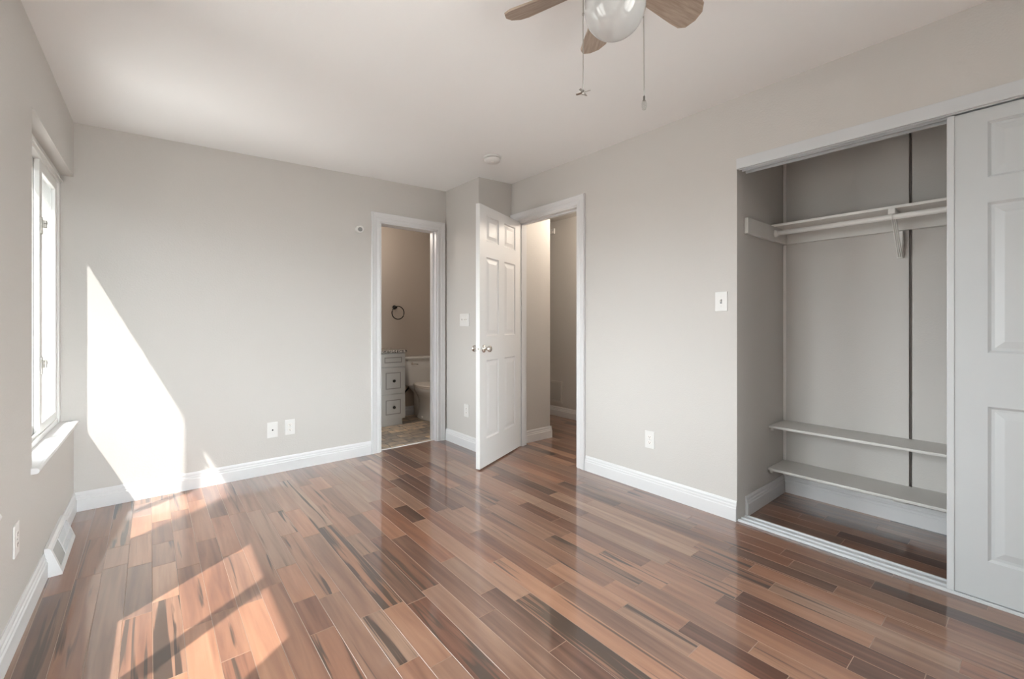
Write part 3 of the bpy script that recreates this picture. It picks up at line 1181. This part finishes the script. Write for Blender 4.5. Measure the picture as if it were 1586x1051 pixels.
shelf('upper of the two low closet shelves, grey painted board', 0.500, 3.165)
lo = shelf('lower of the two low closet shelves, above the closet baseboard', 0.222, 3.150)
bm = bm_new()
bx(bm, 3.395 - 3.3, 3.4285 - 3.3, 0.505 - 0.45, 0.565 - 0.45, -0.100, -0.0165, 0.002, 1)
link('support_block', bm, M['shelf'], lo)

t = thing('closet_shelf', 'high closet shelf above the hanging rail', 'shelf', (3.3, 0.45, 1.835), 0)
bm = bm_new()
bx(bm, 3.205 - 3.3, 3.4295 - 3.3, -0.849 - 0.45, 1.158 - 0.45, -0.016, 0, 0.002, 1)
bx(bm, 3.428 - 3.3, 3.4445 - 3.3, -0.849 - 0.45, 0.486 - 0.45, -0.016, 0)
link('board', bm, M['rail'], t)
bm = bm_new()
bx(bm, 2.790 - 3.3, 3.412 - 3.3, 1.134 - 0.45, 1.158 - 0.45, -0.112, -0.0165, 0.002, 1)
c = link('cleat', bm, M['shelf'], t)
bm = bm_new()
bx(bm, 3.410 - 3.3, 3.4295 - 3.3, -0.849 - 0.45, 1.158 - 0.45, -0.112, -0.0165, 0.002, 1)
bx(bm, 3.428 - 3.3, 3.4445 - 3.3, -0.849 - 0.45, 0.486 - 0.45, -0.112, -0.0165)
link('cleat', bm, M['shelf'], t)

bm = bm_new()
tube(bm, [(3.205, 1.132, 1.772), (3.205, 0.2, 1.772), (3.205, -0.849, 1.772)], 0.016, 16)
o = link('hanging_rail', bm, M['rail'])
tag(o, 'round white clothes rail under the high closet shelf', 'clothes rail')
bm = bm_new()
lathe(bm, [(0, 0), (0.024, 0), (0.024, -0.006), (0.019, -0.012), (0.019, -0.02), (0, -0.02)], (3.205, 1.134, 1.772), 'Y', 20)
for v in bm.verts:
    v.co -= o.location
s_ = link('rail_socket', bm, M['rail'], o)

t = thing('shelf_bracket', 'white metal bracket holding the high closet shelf and rail', 'bracket', (3.41, 0.535, 1.56), 0)
bm = bm_new()
bx(bm, -0.001, 0.0195, -0.014, 0.014, 0.0, 0.158, 0.002, 1)
bx(bm, -0.004, 0.0, -0.012, 0.012, 0.0, 0.158, 0.001, 1)
link('wall_plate', bm, M['rail'], t)
bm = bm_new()
bx(bm, -0.222, -0.003, -0.011, 0.011, 0.238, 0.258, 0.002, 1)
bx(bm, -0.232, -0.210, -0.016, 0.016, 0.226, 0.257, 0.003, 1)
link('arm', bm, M['rail'], t)
bm = bm_new()
a = Vector((-0.004, 0, 0.010))
b = Vector((-0.200, 0, 0.240))
d = (b - a).normalized()
nrm = Vector((-d.z, 0, d.x)) * 0.009
for sy_ in (-0.010, -0.002, 0.006):
    vs = [bm.verts.new(p + Vector((0, yy, 0))) for yy in (sy_, sy_ + 0.004) for p in (a - nrm, a + nrm, b + nrm, b - nrm)]
    for q in ((0, 1, 2, 3), (4, 5, 6, 7), (0, 1, 5, 4), (1, 2, 6, 5), (2, 3, 7, 6), (3, 0, 4, 7)):
        bm.faces.new([vs[i] for i in q])
link('brace', bm, M['rail'], t)
bm = bm_new()
tube(bm, [(-0.205 + 0.020 * math.cos(u), 0, 0.212 + 0.020 * math.sin(u)) for u in [PI * (0.5 + k / 10) for k in range(11)]], 0.003, 8)
link('rail_hook', bm, M['rail'], t)

# ------------------------------------------------------------------ ceiling fan
fx, fy = 1.226, 0.933
fz = ceil_z(fx)
fan = thing('ceiling_fan', 'six blade ceiling fan with white globe and two pull chains', 'ceiling fan', (fx, fy, fz), 0)
BZ = 2.372 - fz
GZ = 2.262 - fz
bm = bm_new()
lathe(bm, [(0, 0.003), (0.085, 0.003), (0.092, -0.02), (0.092, -0.055), (0.080, -0.075), (0.0, -0.075)], (0, 0, 0), 'Z', 40)
link('motor_housing', bm, M['fan_white'], fan)
bm = bm_new()
lathe(bm, [(0, -0.075), (0.060, -0.075), (0.064, -0.118), (0.084, -0.128), (0.086, -0.152), (0.0, -0.152)], (0, 0, 0), 'Z', 40)
fit_ = link('light_fitter', bm, M['fan_white'], fan)
bm = bm_new()
prof = [(0.0, GZ - 0.105)]
for k in range(1, 25):
    u = -PI / 2 + k * (PI / 2 + 0.62) / 24
    prof.append((0.104 * math.cos(u), GZ + 0.105 * math.sin(u)))
prof.append((0.080, -0.150))
prof.append((0.0, -0.150))
lathe(bm, prof, (0, 0, 0), 'Z', 48)
link('globe', bm, M['globe'], fan)
blade_bm = None
for k in range(6):
    u = math.radians(50 + 60 * k)
    R = Matrix.Translation((0, 0, BZ)) @ Matrix.Rotation(u, 4, 'Z') @ Matrix.Rotation(math.radians(-19), 4, 'X')
    if k == 0:
        bm = bm_new()
        out = [(0.125, -0.036), (0.20, -0.046), (0.365, -0.062), (0.398, -0.054), (0.424, -0.026), (0.428, 0.012), (0.414, 0.048), (0.385, 0.062), (0.34, 0.060), (0.20, 0.046), (0.125, 0.036)]
        lo_ = [bm.verts.new((x, y, -0.0035)) for x, y in out]
        hi_ = [bm.verts.new((x, y, 0.0035)) for x, y in out]
        bm.faces.new(list(reversed(lo_)))
        bm.faces.new(hi_)
        for i in range(len(out)):
            j = (i + 1) % len(out)
            bm.faces.new((lo_[i], lo_[j], hi_[j], hi_[i]))
        b0 = link('blade', bm, M['blade'], fan)
        blade = b0
        bm = bm_new()
        bx(bm, 0.07, 0.135, -0.012, 0.012, -0.010, -0.003, 0.002, 1)
        outl = [(0.12, -0.016), (0.15, -0.034), (0.172, -0.030), (0.160, 0.0), (0.172, 0.030), (0.15, 0.034), (0.12, 0.016)]
        a_ = [bm.verts.new((x, y, -0.0075)) for x, y in outl]
        c_ = [bm.verts.new((x, y, -0.0034)) for x, y in outl]
        bm.faces.new(list(reversed(a_)))
        bm.faces.new(c_)
        for i in range(len(outl)):
            j = (i + 1) % len(outl)
            bm.faces.new((a_[i], a_[j], c_[j], c_[i]))
        i0 = link('blade_iron', bm, M['fan_white'], b0)
    else:
        blade = b0.copy()
        COL.objects.link(blade)
        blade.parent = fan
        ir = i0.copy()
        COL.objects.link(ir)
        ir.parent = blade
    blade.matrix_local = R


def chain(px, py, z1, z0, bend):
    bm = bm_new()
    pts = [(px * 0.80, py * 0.80, -0.145), (px * 0.93, py * 0.93, -0.150), (px, py, -0.172)]
    for k in range(1, 13):
        pts.append((px + bend * k / 12, py, -0.172 + (z0 + 0.172) * k / 12))
    tube(bm, pts, 0.0016, 8)
    lathe(bm, [(0, 0.006), (0.0035, 0.004), (0.0035, -0.004), (0, -0.006)], (px, py, z1), 'Z', 10)
    return link('pull_chain', bm, M['steel'], fan)


# directions seen from the camera: left and right of the globe
rx, ry = math.cos(YAW), -math.sin(YAW)
c1 = chain(-0.108 * rx, -0.108 * ry, 2.235 - fz, 1.972 - fz, 0.0)
bm = bm_new()
pz = 1.968 - fz
lathe(bm, [(0, 0.008), (0.004, 0.007), (0.004, -0.007), (0, -0.008)], (-0.108 * rx, -0.108 * ry, pz), 'Z', 12)
for k in range(4):
    u = math.radians(18 + 90 * k)
    mtx = Matrix.Translation((-0.108 * rx, -0.108 * ry, pz)) @ Matrix.Rotation(u, 4, 'Z') @ Matrix.Rotation(0.35, 4, 'X')
    b2 = bm_new()
    bx(b2, 0.003, 0.026, -0.0045, 0.0045, -0.0012, 0.0012, 0.0006, 1)
    bmesh.ops.transform(b2, matrix=mtx, verts=b2.verts)
    tmp = bpy.data.meshes.new('tmp')
    b2.to_mesh(tmp)
    b2.free()
    bm.from_mesh(tmp)
    bpy.data.meshes.remove(tmp)
p_ = link('fan_pendant', bm, M['steel'], c1)
p_['label'] = 'tiny fan shaped metal pull'
c2 = chain(0.099 * rx, 0.099 * ry, 2.240 - fz, 1.955 - fz, 0.0035)
bm = bm_new()
cx2, cy2 = 0.099 * rx + 0.0035, 0.099 * ry
lathe(bm, [(0, 0.016), (0.0035, 0.015), (0.0035, 0.002), (0.006, 0.0), (0, 0.0)], (cx2, cy2, 1.941 - fz), 'Z', 12)
link('pendant_cap', bm, M['steel'], c2)
bm = bm_new()
lathe(bm, [(0, 0.0), (0.0055, 0.0), (0.0085, -0.010), (0.0085, -0.020), (0.005, -0.031), (0, -0.034)], (cx2, cy2, 1.941 - fz), 'Z', 16)
p_ = link('bulb_pendant', bm, M['clear'], c2)
p_['label'] = 'clear bulb shaped pull'

# ------------------------------------------------------------------ hallway fittings
t = thing('return_vent', 'flat beige return air grille low on the far hallway wall', 'vent', (3.99, 4.02, 0.165), -PI / 2)
bm = bm_new()
W_, H_ = 0.36, 0.275
for x0, x1, z0, z1 in ((-W_ / 2, W_ / 2, 0, 0.028), (-W_ / 2, W_ / 2, H_ - 0.028, H_), (-W_ / 2, -W_ / 2 + 0.028, 0.028, H_ - 0.028), (W_ / 2 - 0.028, W_ / 2, 0.028, H_ - 0.028)):
    bx(bm, x0, x1, -0.010, 0.0, z0, z1, 0.001, 1)
link('vent_frame', bm, M['wall'], t)
bm = bm_new()
k = 0
for k in range(15):
    z = 0.034 + k * 0.0152
    vs = [bm.verts.new(p) for p in ((-W_ / 2 + 0.026, -0.008, z), (W_ / 2 - 0.026, -0.008, z), (W_ / 2 - 0.026, -0.001, z + 0.012), (-W_ / 2 + 0.026, -0.001, z + 0.012))]
    bm.faces.new(vs)
    vs2 = [bm.verts.new(v.co + Vector((0, -0.001, -0.001))) for v in vs]
    bm.faces.new(list(reversed(vs2)))
    for i in range(4):
        bm.faces.new((vs[i], vs[(i + 1) % 4], vs2[(i + 1) % 4], vs2[i]))
link('louvre', bm, M['wall'], t)

t = thing('hall_sensor', 'small white sensor high on the far hallway wall', 'sensor', (3.99, 4.00, 2.345), -PI / 2)
bm = bm_new()
bx(bm, -0.035, 0.035, -0.022, 0, -0.03, 0.04, 0.008, 3)
link('sensor_body', bm, M['plastic'], t)
bm = bm_new()
bx(bm, -0.018, 0.018, -0.026, -0.020, -0.022, 0.004, 0.004, 2)
link('sensor_lens', bm, M['ivory'], t)

# ------------------------------------------------------------------ bathroom fittings
RX, RZ = 2.376, 1.306
t = thing('towel_ring', 'black round towel ring on the bathroom wall', 'towel ring', (RX, 5.15, RZ), 0)
bm = bm_new()
lathe(bm, [(0, 0), (0.026, 0), (0.026, -0.006), (0.014, -0.012), (0.011, -0.045), (0.016, -0.05), (0.014, -0.06), (0, -0.062)], (-0.028, 0, 0.066), 'Y', 24)
link('mount', bm, M['bronze'], t)
bm = bm_new()
tube(bm, [(0.080 * math.cos(2 * PI * k / 40), -0.048, 0.080 * math.sin(2 * PI * k / 40) - 0.002) for k in range(40)], 0.006, 10, closed=True)
link('ring', bm, M['bronze'], t)

VY = 4.715
van = thing('bathroom_vanity', 'grey bathroom vanity cabinet with two knobbed drawers', 'vanity', (1.92, 4.93, 0.002), 0)


def vb(x0, x1, y0, y1, z0, z1, bm, bev=0.0, mi=0):
    return bx(bm, x0 - 1.92, x1 - 1.92, y0 - 4.93, y1 - 4.93, z0 - 0.002, z1 - 0.002, bev, 2, mi)


bm = bm_new()
vb(1.55, 2.290, VY + 0.018, 5.133, 0.075, 0.838, bm)
vb(1.57, 2.265, VY + 0.035, 5.133, 0.002, 0.075, bm)
link('cabinet', bm, M['vanity'], van)


def front(name, x0, x1, z0, z1, knob=True, parent=van):
    bm = bm_new()
    vb(x0, x1, VY, VY + 0.0175, z0, z1, bm, 0.002)
    i1, i2 = min(0.055, (z1 - z0) * 0.28), 0.010
    vb(x0 + i1, x1 - i1, VY - 0.0006, VY + 0.004, z0 + i1, z1 - i1, bm, 0, 1)
    vb(x0 + i1 + i2, x1 - i1 - i2, VY - 0.0025, VY + 0.004, z0 + i1 + i2, z1 - i1 - i2, bm, 0.001, 0)
    f = link(name, bm, [M['vanity'], M['vanity_line']], parent)
    if knob:
        bm = bm_new()
        xm, zm = (x0 + x1) / 2, (z0 + z1) / 2
        if name == 'cabinet_door':
            xm, zm = x1 - 0.03, z1 - 0.09
        lathe(bm, [(0, 0.004), (0.009, 0.004), (0.006, -0.008), (0.008, -0.014), (0.017, -0.020), (0.017, -0.026), (0.010, -0.031), (0, -0.032)],
              (xm - 1.92, VY - 4.93 - 0.004, zm - 0.002), 'Y', 20)
        link('knob', bm, M['bronze'], f)
    return f


front('false_front', 1.992, 2.284, 0.682, 0.828, False)
front('drawer', 1.992, 2.284, 0.370, 0.668)
front('drawer', 1.992, 2.284, 0.080, 0.357)
front('cabinet_door', 1.562, 1.980, 0.080, 0.664)
front('false_front', 1.562, 1.980, 0.700, 0.828, False)
bm = bm_new()
vb(1.54, 2.302, VY - 0.012, 5.148, 0.838, 0.866, bm, 0.004)
ct = link('countertop', bm, M['granite'], van)
ct['label'] = 'speckled stone countertop'

TX = 2.645
toi = thing('toilet', 'white toilet beside the grey bathroom vanity', 'toilet', (TX, 4.80, 0.002), 0)
bm = bm_new()
loft(bm, [(0.395, 0, 0.232, 0.195, 0.085), (0.42, 0, 0.232, 0.205, 0.092), (0.60, 0, 0.230, 0.215, 0.097), (0.725, 0, 0.228, 0.222, 0.100)], 40, 0, 5.0)
link('tank', bm, M['porcelain'], toi)
bm = bm_new()
loft(bm, [(0.724, 0, 0.226, 0.228, 0.106), (0.732, 0, 0.226, 0.234, 0.111), (0.752, 0, 0.226, 0.234, 0.111), (0.760, 0, 0.226, 0.228, 0.106)], 40, 0, 5.0)
link('tank_lid', bm, M['porcelain'], toi)
bm = bm_new()
lathe(bm, [(0, 0.0), (0.013, 0.0), (0.013, -0.012), (0.009, -0.016), (0, -0.016)], (-0.165, 0.133, 0.675), 'Y', 16)
tube(bm, [(-0.165, 0.119, 0.675), (-0.13, 0.112, 0.672), (-0.095, 0.112, 0.665)], 0.006, 10)
link('flush_lever', bm, M['nickel'], toi)
bm = bm_new()
loft(bm, [(0.0, 0, 0.00, 0.108, 0.235), (0.02, 0, 0.00, 0.110, 0.238), (0.06, 0, 0.0, 0.098, 0.220), (0.16, 0, -0.002, 0.092, 0.205), (0.23, 0, -0.015, 0.102, 0.212),
          (0.30, 0, -0.04, 0.140, 0.238), (0.355, 0, -0.055, 0.182, 0.262), (0.392, 0, -0.06, 0.188, 0.268), (0.400, 0, -0.06, 0.184, 0.264)], 44, 0, 2.2)
loft(bm, [(0.02, 0, 0.20, 0.080, 0.10), (0.30, 0, 0.20, 0.088, 0.11), (0.396, 0, 0.20, 0.17, 0.115)], 32, 0, 3.0)
link('bowl', bm, M['porcelain'], toi)
bm = bm_new()
loft(bm, [(0.400, 0, -0.062, 0.188, 0.268), (0.405, 0, -0.062, 0.193, 0.273), (0.416, 0, -0.062, 0.193, 0.273), (0.419, 0, -0.062, 0.190, 0.270)], 44, 0, 2.2)
link('seat', bm, M['seat'], toi)
bm = bm_new()
loft(bm, [(0.4195, 0, -0.060, 0.190, 0.270), (0.424, 0, -0.060, 0.194, 0.274), (0.432, 0, -0.060, 0.192, 0.272), (0.438, 0, -0.058, 0.170, 0.250)], 44, 0, 2.2)
link('seat_lid', bm, M['seat'], toi)
for s in (-1, 1):
    bm = bm_new()
    lathe(bm, [(0, 0.0), (0.014, 0.0), (0.014, 0.012), (0.009, 0.020), (0, 0.022)], (s * 0.112, -0.02, 0.03), 'Z', 14)
    link('bolt_cap', bm, M['porcelain'], toi)
bm = bm_new()
tube(bm, [(-0.155, 0.235, 0.40), (-0.165, 0.240, 0.36), (-0.205, 0.255, 0.31), (-0.215, 0.270, 0.25), (-0.205, 0.290, 0.20), (-0.205, 0.335, 0.18)], 0.009, 10)
sh = link('supply_hose', bm, M['rubber'], toi)
sh['label'] = 'dark supply hose'
